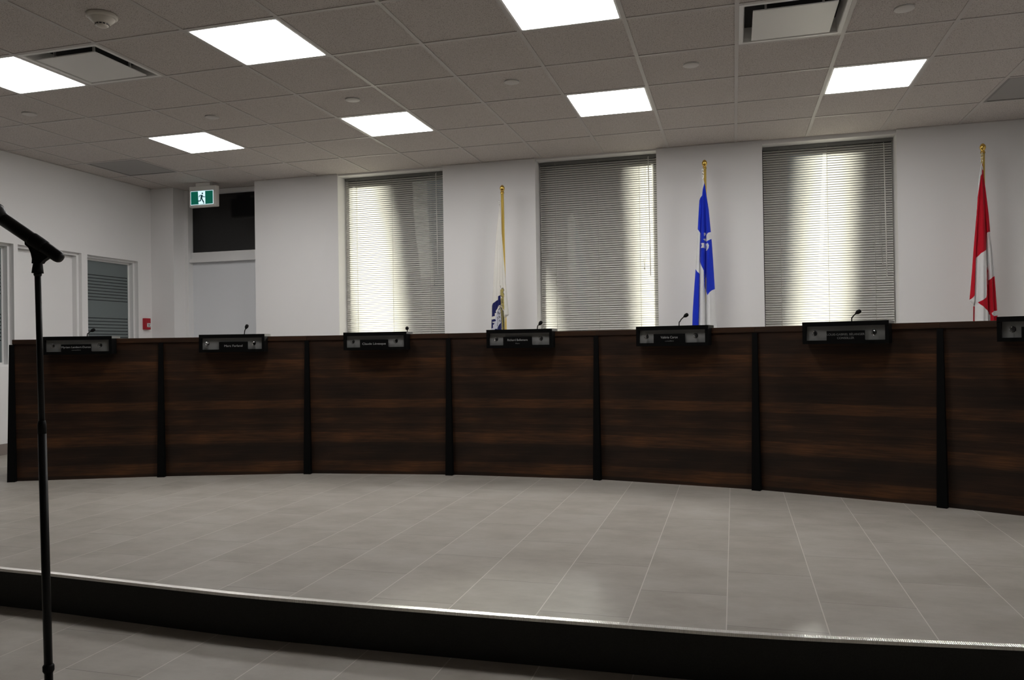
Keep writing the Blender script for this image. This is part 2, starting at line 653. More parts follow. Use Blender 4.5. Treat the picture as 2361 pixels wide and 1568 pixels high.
b = MB()
for x0, x1 in ((XL - 0.12, NICHE[0]), (NICHE[1], W_X[0][0]), (W_X[0][1], W_X[1][0]), (W_X[1][1], W_X[2][0]), (W_X[2][1], XR + 0.12)):
    b.box((x0, YB, ZL), (x1, YO, ZC + 0.05))
for (x0, x1), h in zip(W_X, HEADS):
    b.box((x0, YH, h), (x1, YO, ZC + 0.05))
    b.box((x0, YB, ZL), (x1, YO, SILL))
struct(b.build('wall_back', M['wall']))

# left wall: openings (y0, y1, z0, z1)
LW = dict(win_far=(-0.290, 0.421, 0.79, 1.908), door=(-1.105, -0.365, 0.0, 1.915), win_near=(-2.10, -1.150, 0.79, 1.915))
b = MB()
t0, t1 = XL - 0.14, XL
ys = [YF, -2.10, -1.150, -1.105, -0.365, -0.290, 0.421, YB]
for a, c in ((YF, -2.10), (-1.150, -1.105), (-0.365, -0.290), (0.421, YB)):
    b.box((t0, a, ZL), (t1, c, ZC + 0.05))
for k in LW:
    y0, y1, z0, z1 = LW[k]
    b.box((t0, y0, z1), (t1, y1, ZC + 0.05))
    if z0 > 0:
        b.box((t0, y0, ZL), (t1, y1, z0))
struct(b.build('wall_left', M['wall']))
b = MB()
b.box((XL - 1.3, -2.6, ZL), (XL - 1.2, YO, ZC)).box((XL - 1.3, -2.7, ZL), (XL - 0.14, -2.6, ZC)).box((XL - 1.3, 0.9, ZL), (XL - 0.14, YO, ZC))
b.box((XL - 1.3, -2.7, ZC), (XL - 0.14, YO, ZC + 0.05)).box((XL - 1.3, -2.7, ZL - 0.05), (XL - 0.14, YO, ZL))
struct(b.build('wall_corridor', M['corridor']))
b = MB()
b.box((XR, YF - 0.12, ZL), (XR + 0.12, YB, ZC + 0.05))
struct(b.build('wall_right', M['wall']))
b = MB()
b.box((XL - 0.12, YF - 0.12, ZL), (XR + 0.12, YF, ZC + 0.05))
struct(b.build('wall_front', painted('rear_wall_paint', (0.16, 0.155, 0.15), 0.7)))

# ceiling: lay-in tiles in a T-bar grid; lights, vents and grilles take whole cells
LIGHTS = [(c, r) for r in (1, 4) for c in (2, 5, 8, 11)]       # cell column, row (row r spans y = -r*CELL .. -(r+1)*CELL)
DIFFUSERS = [(3, 4), (10, 3)]
GRILLES = [(0, 0), (13, 0)]
special = set(LIGHTS) | set(DIFFUSERS) | set(GRILLES)
cx = [XL] + [i * CELL for i in range(0, 15)] + [XR]
ry = [YO] + [-k * CELL for k in range(0, 22)] + [YF]
b = MB()
for i in range(len(cx) - 1):
    for k in range(len(ry) - 1):
        if (i - 1, k - 1) in special:
            continue
        b.quad((cx[i], ry[k], ZT), (cx[i + 1], ry[k], ZT), (cx[i + 1], ry[k + 1], ZT), (cx[i], ry[k + 1], ZT))
ceil = struct(b.build('ceiling', M['ceiling'], recalc=False))
b = MB()
b.box((XL - 0.12, YF - 0.12, ZT + 0.30), (XR + 0.12, YO, ZT + 0.36))
b.box((XL - 0.12, YF - 0.12, ZT + 0.0), (XL, YO, ZT + 0.30)).box((XR, YF - 0.12, ZT), (XR + 0.12, YO, ZT + 0.30))
b.box((XL, YF - 0.12, ZT), (XR, YF, ZT + 0.30)).box((XL, YO - 0.03, ZT), (XR, YO, ZT + 0.30))
struct(b.build('trim_3', M['dark_void']))
b = MB()
h = 0.012
for x in cx[1:-1]:
    b.box((x - h, YF, ZC), (x + h, YB, ZC + 0.03))
for y in ry[1:-1]:
    b.box((XL, y - h, ZC + 0.0004), (XR, y + h, ZC + 0.0304))
b.box((XL, YF, ZC), (XL + 0.02, YB, ZC + 0.004)).box((XR - 0.02, YF, ZC), (XR, YB, ZC + 0.004))
for x0, x1 in ((XL, NICHE[0]), (NICHE[1], W_X[0][0]), (W_X[0][1], W_X[1][0]), (W_X[1][1], W_X[2][0]), (W_X[2][1], XR)):
    b.box((x0, YB - 0.02, ZC), (x1, YB, ZC + 0.004))
b.build('grid', M['grid'], ceil)

# baseboard on the left wall and the back wall
b = MB()
for a, c in ((YF, -4.2), (-4.0, -1.150), (-0.365, YB)):
    z = ZL if c < -4.1 else 0.0
    b.box((XL, a, z), (XL + 0.012, c, z + 0.10))
struct(b.build('baseboard_left', M['baseboard']))


# ---- left wall joinery
def frame_rect(bm, x0, x1, y0, y1, z0, z1, w, bottom=True):
    """frame bars around an opening lying in a plane of constant x"""
    bm.box((x0, y0, z0), (x1, y0 + w, z1)).box((x0, y1 - w, z0), (x1, y1, z1))
    bm.box((x0, y0 + w, z1 - w), (x1, y1 - w, z1))
    if bottom:
        bm.box((x0, y0 + w, z0), (x1, y1 - w, z0 + w))


for idx, key in ((1, 'win_far'), (2, 'win_near')):
    y0, y1, z0, z1 = LW[key]
    w = bpy.data.objects.new('window_%d' % idx, None)
    COL.objects.link(w)
    struct(w)
    b = MB()
    frame_rect(b, XL - 0.10, XL - 0.05, y0, y1, z0, z1, 0.022)
    frame_rect(b, XL - 0.14, XL - 0.10, y0, y1, z0, z1, 0.04)
    b.build('window_frame', M['wall_trim'], w)
    b = MB()
    b.box((XL - 0.115, y0 + 0.03, z0 + 0.03), (XL - 0.108, y1 - 0.03, z1 - 0.03))
    b.build('pane', M['interior_glass'], w)
    # frosted film with clear horizontal pinstripes
    lines = [1.720, 1.688, 1.655, 1.622, 1.590, 1.557, 1.525, 1.492, 1.459, 1.270, 1.236, 1.202, 1.168, 1.134, 1.100, 1.066, 1.032]
    zs = [z1 - 0.03] + [v for q in lines for v in (q + 0.0045, q - 0.0045)] + [z0 + 0.03]
    b = MB()
    for top, bot in zip(zs[0::2], zs[1::2]):
        b.box((XL - 0.108, y0 + 0.031, bot), (XL - 0.1065, y1 - 0.031, top))
    f = b.build('film', M['film'], w)
    f['label'] = 'frosted film with thin clear stripes'

y0, y1, z0, z1 = LW['door']
d = bpy.data.objects.new('door_1', None)
COL.objects.link(d)
struct(d)
b = MB()
frame_rect(b, XL - 0.10, XL - 0.04, y0, y1, z0, z1, 0.026, False)
frame_rect(b, XL - 0.14, XL - 0.10, y0, y1, z0, z1, 0.045, False)
b.build('door_frame', M['wall_trim'], d)
b = MB()
b.box((XL - 0.135, y0 + 0.026, z0 + 0.005), (XL - 0.095, y1 - 0.026, z1 - 0.03))
b.build('door_leaf', M['wall'], d)
b = MB()
b.lathe([(0.028, 0), (0.028, 0.006), (0.010, 0.008), (0.010, 0.045)], (XL - 0.095, y0 + 0.09, 0.98), (1, 0, 0), 16)
b.tube([(XL - 0.055, y0 + 0.09, 0.98), (XL - 0.055, y0 + 0.20, 0.98)], 0.009, 10)
b.build('door_handle', M['chrome'], d)

# ---- door niche in the back wall
YN = 0.90
d = bpy.data.objects.new('door_2', None)
COL.objects.link(d)
struct(d)
zt_top = at((586, 441), 1, YN)[2]
zt_bot = 0.5 * (at((440, 584), 1, YN)[2] + at((586, 576), 1, YN)[2])
z_door = 0.5 * (at((440, 603), 1, YN - 0.04)[2] + at((586, 597), 1, YN - 0.04)[2])
xl = at((438.5, 520), 1, YN)[0]
b = MB()
b.box((NICHE[0], YN - 0.08, 0), (NICHE[0] + 0.045, YN + 0.06, ZC))                 # left jamb, stepped
b.box((NICHE[0], YN - 0.02, 0), (xl, YN + 0.06, ZC))
b.box((NICHE[1] - 0.05, YN - 0.08, 0), (NICHE[1], YN + 0.06, ZC))
b.box((xl, YN - 0.02, z_door), (NICHE[1] - 0.05, YN + 0.06, zt_bot))               # transom bar
b.box((NICHE[0] + 0.045, YN - 0.06, z_door - 0.012), (NICHE[1] - 0.05, YN - 0.02, z_door + 0.03))
b.box((NICHE[0] + 0.045, YN - 0.05, zt_top), (NICHE[1] - 0.05, YN + 0.06, ZC))     # head
b.build('door_frame', M['wall_trim'], d)
b = MB()
b.box((xl - 0.01, YN, 0.006), (NICHE[1] - 0.04, YN + 0.045, z_door + 0.01))
b.build('door_leaf', M['door'], d)
b = MB()
b.box((xl - 0.01, YN + 0.004, zt_bot - 0.01), (NICHE[1] - 0.04, YN + 0.012, zt_top + 0.01))
b.build('transom_pane', M['pane_dark'], d)
b = MB()
b.box((NICHE[0], YO - 0.02, ZL), (NICHE[1], YO, ZC + 0.05))
struct(b.build('trim_4', M['dark_void']))

# ---- back windows: frame and pane behind every blind
for i, ((x0, x1), hd) in enumerate(zip(W_X, HEADS)):
    w = bpy.data.objects.new('window_%d' % (i + 3), None)
    COL.objects.link(w)
    struct(w)
    b = MB()
    ya, yb = 0.87, 0.93
    b.box((x0, ya, SILL), (x0 + 0.05, yb, hd)).box((x1 - 0.05, ya, SILL), (x1, yb, hd))
    b.box((x0 + 0.05, ya, SILL), (x1 - 0.05, yb, SILL + 0.05)).box((x0 + 0.05, ya, hd - 0.05), (x1 - 0.05, yb, hd))
    b.build('window_frame', M['bronze'], w)
    b = MB()
    b.box((x0 + 0.05, 0.899, SILL + 0.05), (x1 - 0.05, 0.903, hd - 0.05))
    b.build('pane', M['pane'], w)

# ---- outside the windows: pavement and brick slabs, added to shape sun patches on the blinds
b = MB()
b.box((-6, YO, ZL - 0.1), (16, 9, ZL))
struct(b.build('floor_outside', M['asphalt']))
YP = 2.6


def shade_px(p):
    """x and z on the outside pier plane that a sunbeam reaching the blind at this pixel passes through"""
    q = at(p, 1, YR + 0.02)
    return (q[0], YP, q[2] + (YP - YR) * math.tan(math.radians(22)))


def blocker_slab(pts):  # unseen slab added outdoors, its outline cut to block the sun
    b = MB()
    b.prism(pts, (0, 0.5, 0))
    return b


ZTOP = 5.0
l0 = [shade_px(p) for p in ((800, 420), (803, 560), (810, 650), (824, 764))]
b = blocker_slab([(-5, YP, ZL)] + [(l0[-1][0] + 0.04, YP, ZL)] + l0[::-1] + [(l0[0][0], YP, ZTOP), (-5, YP, ZTOP)])
struct(b.build('added_sun_blocker', M['brick']))
l1 = [shade_px(p) for p in ((880, 420), (895, 470), (908, 580), (920, 680), (928, 764))]
l2 = [shade_px(p) for p in ((1462, 380), (1458, 430), (1466, 560), (1470, 660), (1474, 740))]
la = [shade_px(p) for p in ((1226, 560), (1262, 650), (1282, 764))]
b = blocker_slab([(l1[-1][0], YP, ZL)] + l1[::-1] + [(l1[0][0] - 0.1, YP, ZTOP), (la[0][0], YP, ZTOP), (la[0][0], YP, ZL)])
struct(b.build('added_sun_blocker', M['brick']))
b = blocker_slab([(la[-1][0], YP, ZL)] + la[::-1] + [(la[0][0], YP, ZTOP), (l2[0][0] + 0.05, YP, ZTOP)] + l2 + [(l2[-1][0], YP, ZL)])
struct(b.build('added_sun_blocker', M['brick']))
l3 = [shade_px(p) for p in ((1860, 340), (1852, 430), (1845, 560), (1842, 660), (1836, 740))]
b = blocker_slab([(5.62, YP, ZL), (5.62, YP, ZTOP), (l3[0][0] + 0.05, YP, ZTOP)] + l3 + [(l3[-1][0], YP, ZL)])
struct(b.build('added_sun_blocker', M['brick']))
l4 = [shade_px(p) for p in ((1966, 340), (1963, 430), (1957, 560), (1955, 660), (1950, 740))]
b = blocker_slab([(l4[-1][0], YP, ZL)] + l4[::-1] + [(l4[0][0], YP, ZTOP), (14, YP, ZTOP), (14, YP, ZL)])
struct(b.build('added_sun_blocker', M['brick']))

# ------------------------------------------------------------------ blinds
BLIND_LABELS = ['closed mini blind in the window right of the door, sunlit band on its left side',
                'closed mini blind in the middle window, sunlit along its right edge',
                'closed mini blind in the rightmost window, broad sunlit band down its centre']
CORDS_PX = [[(823, 560), (905, 560), (991, 560)], [(1282, 560), (1380, 560), (1476, 560)], [(1800, 560), (1910, 560), (2018, 560)]]
WAND_PX = [((1004, 400), (1009, 632)), ((1494, 362), (1500, 636)), ((2038, 330), (2046, 640))]
PULL_PX = [[(996, 402), (999, 640), (1001, 650)], [(1484, 364), (1492, 580), (1484, 600), (1486, 614)], [(2024, 330), (2030, 560), (2036, 602)]]
SLAT_PITCH = 0.0216
for i, ((x0, x1), hd) in enumerate(zip(W_X, HEADS)):
    t = thing('mini_blind', BLIND_LABELS[i], 'blind', ((x0 + x1) / 2, YR + 0.02, SILL), 0, 'mini blinds in the back windows')
    loc = Vector(t.location)
    xa, xb = x0 + 0.012 - loc.x, x1 - 0.012 - loc.x
    b = MB()
    b.box((xa, -0.014, hd - 0.030 - loc.z), (xb, 0.014, hd - 0.002 - loc.z))
    b.build('head_rail', mat('head_rail_paint_%d' % i, (0.16, 0.16, 0.15), 0.4), t)
    b = MB()
    zz = hd - 0.045
    n = 0
    while zz > SILL + 0.04:
        # curved slat, room edge lowered, five strips deep
        prev = None
        jit = random.uniform(-0.0006, 0.0006)
        for s in range(6):
            u = -0.0125 + 0.025 * s / 5
            crown = 0.0016 * (1 - (u / 0.0125) ** 2)
            a = math.radians(49)
            y = u * math.cos(a) - crown * math.sin(a)
            z = u * math.sin(a) + crown * math.cos(a)
            p = (b.bm.verts.new((xa, y, zz - loc.z + z + jit)), b.bm.verts.new((xb, y, zz - loc.z + z - jit)))
            if prev:
                f = b.bm.faces.new((prev[0], prev[1], p[1], p[0]))
                f.smooth = True
            prev = p
        zz -= SLAT_PITCH
        n += 1
    sl = b.build('slats', M['slat'], t, recalc=False)
    b = MB()
    b.box((xa, -0.011, 0.012), (xb, 0.011, 0.030))
    b.build('bottom_rail', M['white_plastic'], t)
    for p in CORDS_PX[i]:
        cxp = at(p, 1, YR)[0] - loc.x
        b = MB()
        b.tube([(cxp, -0.0145, 0.02), (cxp, -0.0145, hd - 0.02 - loc.z)], 0.0013, 5)
        b.tube([(cxp, 0.0145, 0.02), (cxp, 0.0145, hd - 0.02 - loc.z)], 0.0013, 5)
        b.build('ladder_cord', M['cord'], t)
    wp = [at(p, 1, YR - 0.02) - loc for p in WAND_PX[i]]
    wp = [Vector((p.x, -0.030, p.z)) for p in wp]
    b = MB()
    b.tube(wp, 0.0042, 6)
    b.tube([(wp[0].x, -0.014, wp[0].z + 0.012), (wp[0].x, -0.030, wp[0].z)], 0.003, 6)
    b.build('tilt_wand', M['white_plastic'], t)
    pp = [at(p, 1, YR - 0.015) - loc for p in PULL_PX[i]]
    b = MB()
    b.tube([Vector((p.x, -0.024, p.z)) for p in pp], 0.0013, 5)
    b.tube([Vector((p.x + 0.012, -0.024, p.z)) for p in pp[:-1]] + [Vector((pp[-1].x, -0.024, pp[-1].z))], 0.0013, 5)
    b.lathe([(0.001, 0.0), (0.006, -0.02), (0.006, -0.028), (0, -0.03)], (pp[-1].x, -0.024, pp[-1].z), (0, 0, 1), 8)
    b.build('pull_cord', M['cord'], t)

# ------------------------------------------------------------------ ceiling fixtures
light_labels = {(2, 4): 'lit square ceiling panel cut by the left edge, beside the left air diffuser', (5, 4): 'lit square ceiling panel, largest whole one, right of the smoke detector',
                (8, 4): 'lit square ceiling panel cut by the top edge, nearest the viewer', (11, 4): 'lit square ceiling panel in the front row, nearest the right wall',
                (2, 1): 'lit square ceiling panel closest to the exit sign', (5, 1): 'lit square ceiling panel over the blind beside the door, in the rear row',
                (8, 1): 'lit square ceiling panel in the rear row above the middle window', (11, 1): 'lit square ceiling panel in the rear row above the rightmost window'}


def rounded_rect(w, r, n=5):
    pts = []
    for cx_, cy2, a0 in ((w - r, w - r, 0), (-w + r, w - r, 90), (-w + r, -w + r, 180), (w - r, -w + r, 270)):
        for k in range(n + 1):
            a = math.radians(a0 + 90 * k / n)
            pts.append((cx_ + r * math.cos(a), cy2 + r * math.sin(a)))
    return pts


proto = None
for c, r in LIGHTS:
    loc = ((c + 0.5) * CELL, -(r + 0.5) * CELL, ZC)
    if proto is None:
        t = thing('ceiling_light', light_labels[(c, r)], 'ceiling light', loc, 0, 'square ceiling light panels')
        b = MB()
        o_, i_ = 0.2925, 0.280
        for a in range(4):
            Rm = Matrix.Rotation(a * math.pi / 2, 4, 'Z')
            b.box((-o_, i_, 0.000), (o_, o_, 0.03), M=Rm)
        b.box((-o_, -o_, 0.03), (o_, o_, 0.045))
        b.build('frame', M['white_metal'], t)
        b = MB()
        b.prism([(x, y, -0.001) for x, y in rounded_rect(0.279, 0.012)], (0, 0, 0.02))
        b.build('diffuser', M['emit_panel'], t)
        proto = t
    else:
        t = copy_tree(proto)
        t.location = loc
        relabel(t, light_labels[(c, r)])

dl = ['white square plaque air diffuser on the left, touching a lit panel', 'white square plaque air diffuser at top right of the ceiling']
proto = None
for k, (c, r) in enumerate(DIFFUSERS):
    loc = ((c + 0.5) * CELL, -(r + 0.5) * CELL, ZC)
    if proto is None:
        t = thing('air_diffuser', dl[k], 'air vent', loc, 0, 'plaque air diffusers')
        b = MB()
        lv = [(0.2925, 0.0), (0.270, -0.001), (0.266, 0.004), (0.258, 0.085)]
        for (w0, z0), (w1, z1) in zip(lv, lv[1:]):
            for a in range(4):
                Rm = Matrix.Rotation(a * math.pi / 2, 4, 'Z')
                b.quad(*[Rm @ Vector(p) for p in ((-w0, -w0, z0), (w0, -w0, z0), (w1, -w1, z1), (-w1, -w1, z1))])
        b.build('frame', M['white_metal'], t, recalc=False)
        b = MB()
        b.box((-0.262, -0.262, 0.086), (0.262, 0.262, 0.10)).lathe([(0.15, 0.086), (0.15, 0.18), (0, 0.18)])
        b.build('neck', M['dark_void'], t)  # cavity top coloured dark to paint in the shade above the plaque
        b = MB()
        b.box((-0.220, -0.220, -0.012), (0.220, 0.220, -0.006))
        for sx in (-1, 1):
            for sy in (-1, 1):
                b.box((sx * 0.15 - 0.006, sy * 0.15 - 0.006, -0.006), (sx * 0.15 + 0.006, sy * 0.15 + 0.006, 0.08))
        b.build('plaque', M['white_metal'], t)
        proto = t
    else:
        t = copy_tree(proto)
        t.location = loc
        relabel(t, dl[k])


def perforated():
    m = mat('perforated_metal', (0.2, 0.19, 0.18), 0.5)
    g = NT(m)
    tc = g.n('ShaderNodeTexCoord')
    v = g.n('ShaderNodeTexVoronoi', i_Scale=110.0, i_Randomness=0.0)
    g.l(tc.outputs['Object'], v.inputs['Vector'])
    s = g.ramp(v.outputs['Distance'], [(0.30, (0.03, 0.03, 0.03)), (0.42, (0.30, 0.285, 0.275))])
    g.l(s, g.bsdf.inputs['Base Color'])
    return m


M['perf'] = perforated()
gl_ = ['gray perforated return air grille near the exit sign', 'gray perforated return air grille cut by the right edge']
proto = None
for k, (c, r) in enumerate(GRILLES):
    loc = ((c + 0.5) * CELL, -(r + 0.5) * CELL, ZC)
    if proto is None:
        t = thing('return_air_grille', gl_[k], 'air vent', loc, 0, 'gray return air grilles')
        b = MB()
        for a in range(4):
            Rm = Matrix.Rotation(a * math.pi / 2, 4, 'Z')
            b.box((-0.2925, 0.272, 0.001), (0.2925, 0.2925, 0.02), M=Rm)
        b.build('frame', mat('grille_frame', (0.22, 0.21, 0.20), 0.5), t)
        b = MB()
        b.box((-0.275, -0.275, 0.004), (0.275, 0.275, 0.010))
        b.build('perforated_panel', M['perf'], t)
        proto = t
    else:
        t = copy_tree(proto)
        t.location = loc
        relabel(t, gl_[k])

# flat sprinkler cover discs
sp = [((68, 263), 'small white sprinkler cover disc at far left of the ceiling'), ((489, 270), 'small white sprinkler cover disc just above the lit panel nearest the exit sign'),
      ((813, 230), 'small white sprinkler cover disc beside the rear lit panel over the leftmost blind'), ((1180, 189), 'small white sprinkler cover disc between the middle lit panels'),
      ((1593, 150), 'small white sprinkler cover disc right of the lit panel over the middle window'), ((2085, 20), 'small white sprinkler cover disc right of the air diffuser at top right')]
proto = None
for px, lab in sp:
    p = at(px, 2, ZC)
    if proto is None:
        t = thing('sprinkler_cover', lab, 'sprinkler cover', (p.x, p.y, ZT), 0, 'sprinkler cover discs')
        b = MB()
        b.lathe([(0, -0.008), (0.051, -0.008), (0.0525, -0.007), (0.0525, -0.006), (0, -0.006)], (0, 0, 0), (0, 0, 1), 32)
        b.build('cover_plate', M['disc'], t)
        b = MB()
        b.lathe([(0.040, -0.0059), (0.040, 0.0), (0.052, 0.0), (0.052, -0.003), (0.043, -0.003)], (0, 0, 0), (0, 0, 1), 32)
        b.build('ring', M['white_metal'], t)
        proto = t
    else:
        t = copy_tree(proto)
        t.location = (p.x, p.y, ZT)
        relabel(t, lab)

p = at((235, 36), 2, ZC)
t = thing('smoke_detector', 'domed cream smoke detector on the ceiling at top left', 'smoke detector', (p.x, p.y, ZT))
b = MB()
b.lathe([(0, 0), (0.078, 0), (0.080, -0.006), (0.078, -0.016), (0.070, -0.022), (0, -0.022)], seg=36)
b.build('base', M['cream_plastic'], t)
b = MB()
b.lathe([(0.066, -0.022), (0.062, -0.030), (0.048, -0.044), (0.036, -0.050), (0, -0.050)], seg=36)
b.build('housing', M['cream_plastic'], t)
b = MB()
b.lathe([(0.034, -0.050), (0.033, -0.060), (0.024, -0.066), (0, -0.067)], seg=30)
b.build('sensor_cap', M['cream_plastic'], t)
b = MB()
for k in range(12):
    a = 2 * math.pi * k / 12
    Rm = Matrix.Rotation(a, 4, 'Z')
    b.box((0.030, -0.0055, -0.0575), (0.0352, 0.0055, -0.0515), M=Rm)
b.build('vent_slots', M['label_black'], t)

# ------------------------------------------------------------------ exit sign
YS = 0.50
tl, bl_ = at((436, 431), 1, YS), at((437, 478), 1, YS)
br = at((498, 475), 1, YS)
ex0, ex1 = tl.x, br.x
ez0, ez1 = 0.5 * (bl_.z + br.z), 0.5 * (at((437, 431), 1, YS).z + at((498, 426), 1, YS).z)
t = thing('exit_sign', 'lit green running man exit sign hung at the ceiling before the door', 'exit sign', ((ex0 + ex1) / 2, YS + 0.03, ez0))
L0 = Vector(t.location)
b = MB()
b.box((ex0 - L0.x, -0.03, 0), (ex1 - L0.x, 0.03, ez1 - ez0))
b.build('housing', M['white_plastic'], t, bevel=0.006)
b = MB()
b.box((-0.09, -0.022, ez1 - ez0), (0.09, 0.022, ZC - ez0))
b.build('canopy', M['white_plastic'], t)


def sgn(zx, zy, y):
    """point on the sign face from the close-up drawing of the sign (left 143..555, top 212..455)"""
    fx0, fx1 = ex0 + (ex1 - ex0) * 0.055, ex0 + (ex1 - ex0) * 0.905
    fz1, fz0 = ez1 - (ez1 - ez0) * 0.235, ez0 + (ez1 - ez0) * 0.10
    u = (zx - 143) / 412.0
    skew = lerp(0, -30, u)
    v = (zy - 232 - skew) / 240.0
    return Vector((lerp(fx0, fx1, u) - L0.x, y, lerp(fz1, fz0, v) - L0.z))


def face(name, pts, m, y, parent):
    b = MB()
    b.prism([sgn(px_, py_, y) for px_, py_ in pts], (0, 0.001, 0))
    return b.build(name, m, parent)


def skl(u0, v0):
    return (143 + 412 * u0, 232 - 30 * u0 + 240 * v0)


fc = face('lit_face', [skl(0, 0), skl(1, 0), skl(1, 1), skl(0, 1)], M['exit_white'], -0.0312, t)
face('green_field', [skl(0.018, 0.03), skl(0.982, 0.03), skl(0.982, 0.97), skl(0.018, 0.97)], M['exit_green'], -0.0322, t)
face('doorway_shape', [(280, 230), (410, 221), (412, 442), (290, 450)], M['exit_white'], -0.0332, t)


def stroke(pts, w):
    """closed outline around a polyline in the sign drawing"""
    P = [Vector((a, b_)) for a, b_ in pts]
    left, right = [], []
    for i, q in enumerate(P):
        d_ = (P[min(i + 1, len(P) - 1)] - P[max(i - 1, 0)]).normalized()
        n_ = Vector((-d_.y, d_.x)) * w / 2
        left.append(tuple(q + n_ * 1.2))
        right.append(tuple(q - n_ * 1.2))
    return left + right[::-1]


b = MB()
yb_ = -0.0342
for pts, w in (([(349, 288), (342, 356)], 28), ([(338, 294), (312, 300), (299, 330)], 10), ([(356, 296), (378, 322), (410, 321)], 11),
               ([(334, 350), (324, 394), (274, 399)], 15), ([(346, 350), (368, 388), (386, 424)], 17), ([(376, 438), (392, 436)], 9)):
    b.prism([sgn(x, z, yb_) for x, z in stroke(pts, w)], (0, 0.001, 0))
b.prism([sgn(361 + 13 * math.cos(a * math.pi / 8), 263 + 15 * math.sin(a * math.pi / 8), yb_) for a in range(16)], (0, 0.001, 0))
b.build('running_man', M['exit_ink'], t)

# ------------------------------------------------------------------ fire alarm pull station
fa, fb = at((328.5, 734), 0, XL), at((342, 760), 0, XL)
fy0, fy1, fz0, fz1 = fa.y, fb.y, at((336, 760), 0, XL).z, at((336, 734), 0, XL).z
t = thing('fire_alarm_pull_station', 'small red fire alarm pull box on the wall by the corner', 'fire alarm', (XL, (fy0 + fy1) / 2, fz0))
hw, hh = (fy1 - fy0) / 2, fz1 - fz0
b = MB()
b.box((0, -hw, 0), (0.035, hw, hh))
b.build('housing', M['red'], t, bevel=0.004)
b = MB()
b.box((0.035, -hw * 0.35, hh * 0.22), (0.040, hw * 0.80, hh * 0.56))
b.build('pull_handle', M['label_white'], t)
b = MB()
for k in (0.29, 0.47):
    b.box((0.0395, -hw * 0.18, hh * (k - 0.022)), (0.0408, hw * 0.12, hh * (k + 0.022)))
    b.box((0.0395, hw * 0.3, hh * (k - 0.022)), (0.0408, hw * 0.65, hh * (k + 0.022)))
b.box((0.0395, hw * 0.05, hh * 0.35), (0.0408, hw * 0.42, hh * 0.42))
b.build('marking', M['label_black'], t)

# ------------------------------------------------------------------ council desk: seven flat sections on an arc
POSTS = [(1.105, -2.44), (2.041, -2.049), (3.041, -1.727), (4.092, -1.591), (5.152, -1.593), (6.174, -1.783), (7.131, -2.119), (8.02, -2.56)]
ZLEDGE, ZUNDER = 1.010, 0.976
DESK_LABELS = ['walnut council desk section at the far left end', 'walnut council desk section in front of the white door niche', 'walnut council desk section below the leftmost blind',
               'walnut council desk section before the white and navy flag', 'walnut council desk section before the blue and white flag', 'walnut council desk section below the rightmost blind',
               'walnut council desk section cut by the right edge']
BOX_LABELS = ['black open-front desk box at far left, with the long two-line nameplate', 'black open-front desk box below the door niche', 'black open-front desk box below the leftmost blind',
              'black open-front desk box below the white and navy flag', 'black open-front desk box below the blue and white flag', 'black open-front desk box below the rightmost blind',
              'black open-front desk box cut by the right edge, below the red flag']
PLATE_LABELS = ['black nameplate with two faint lines in the far left desk box', 'black one-line nameplate in the desk box below the door', 'black one-line nameplate below the leftmost blind',
                'black two-line nameplate in the desk box below the white and navy flag', 'black two-line nameplate in the desk box below the blue and white flag',
                'black nameplate with dim capital letters below the rightmost blind', 'black nameplate mostly outside the right edge']
BOX_S = [0.243, 0.305, 0.313, 0.313, 0.309, 0.310, 0.285]
BOX_W, BOX_Z0, BOX_Z1, BOX_P = 0.466, 0.899, 1.027, 0.10
# plate: left, right, top edge as fractions of the opening (left, right, bottom-up)
PLATE = [(0.245, 0.72, 0.63), (0.285, 0.765, 0.66), (0.24, 0.73, 0.66), (0.235, 0.715, 0.68), (0.225, 0.705, 0.70), (0.27, 0.755, 0.66), (0.205, 0.68, 0.66)]
TEXTS = [[('Myriam Lambert-Dumas', 0.026, 0.60), ('conseillère', 0.014, 0.20)], [('Marc Ferland', 0.030, 0.45)], [('Claude Lévesque', 0.029, 0.45)],
         [('Richard Bellemare', 0.028, 0.62), ('Maire', 0.015, 0.20)], [('Valérie Caron', 0.030, 0.60), ('conseillère', 0.015, 0.20)],
         [('LOUIS-GABRIEL BÉLANGER', 0.024, 0.60), ('CONSEILLER', 0.024, 0.22)], []]
TEXT_W = [(0.97, 0.30), (0.63,), (0.83,), (0.70, 0.14), (0.54, 0.28), (0.98, 0.44), ()]


def text_mesh(s, size, width, mat_, parent, name, loc, rot):
    cu = bpy.data.curves.new(name, 'FONT')
    cu.body = s
    cu.size = size * 0.74
    cu.align_x = 'CENTER'
    cu.align_y = 'CENTER'
    cu.extrude = 0.0003
    o = bpy.data.objects.new(name, cu)
    COL.objects.link(o)
    bpy.context.view_layer.update()
    dg = bpy.context.evaluated_depsgraph_get()
    me = bpy.data.meshes.new_from_object(o.evaluated_get(dg))
    bpy.data.objects.remove(o)
    xs = [v.co.x for v in me.vertices]
    sc = width / max(max(xs) - min(xs), 1e-6)
    for v in me.vertices:
        v.co.x *= sc
    me.materials.clear()
    me.materials.append(mat_)
    o = bpy.data.objects.new(name, me)
    COL.objects.link(o)
    o.parent = parent
    o.location = loc
    o.rotation_euler = rot
    return o


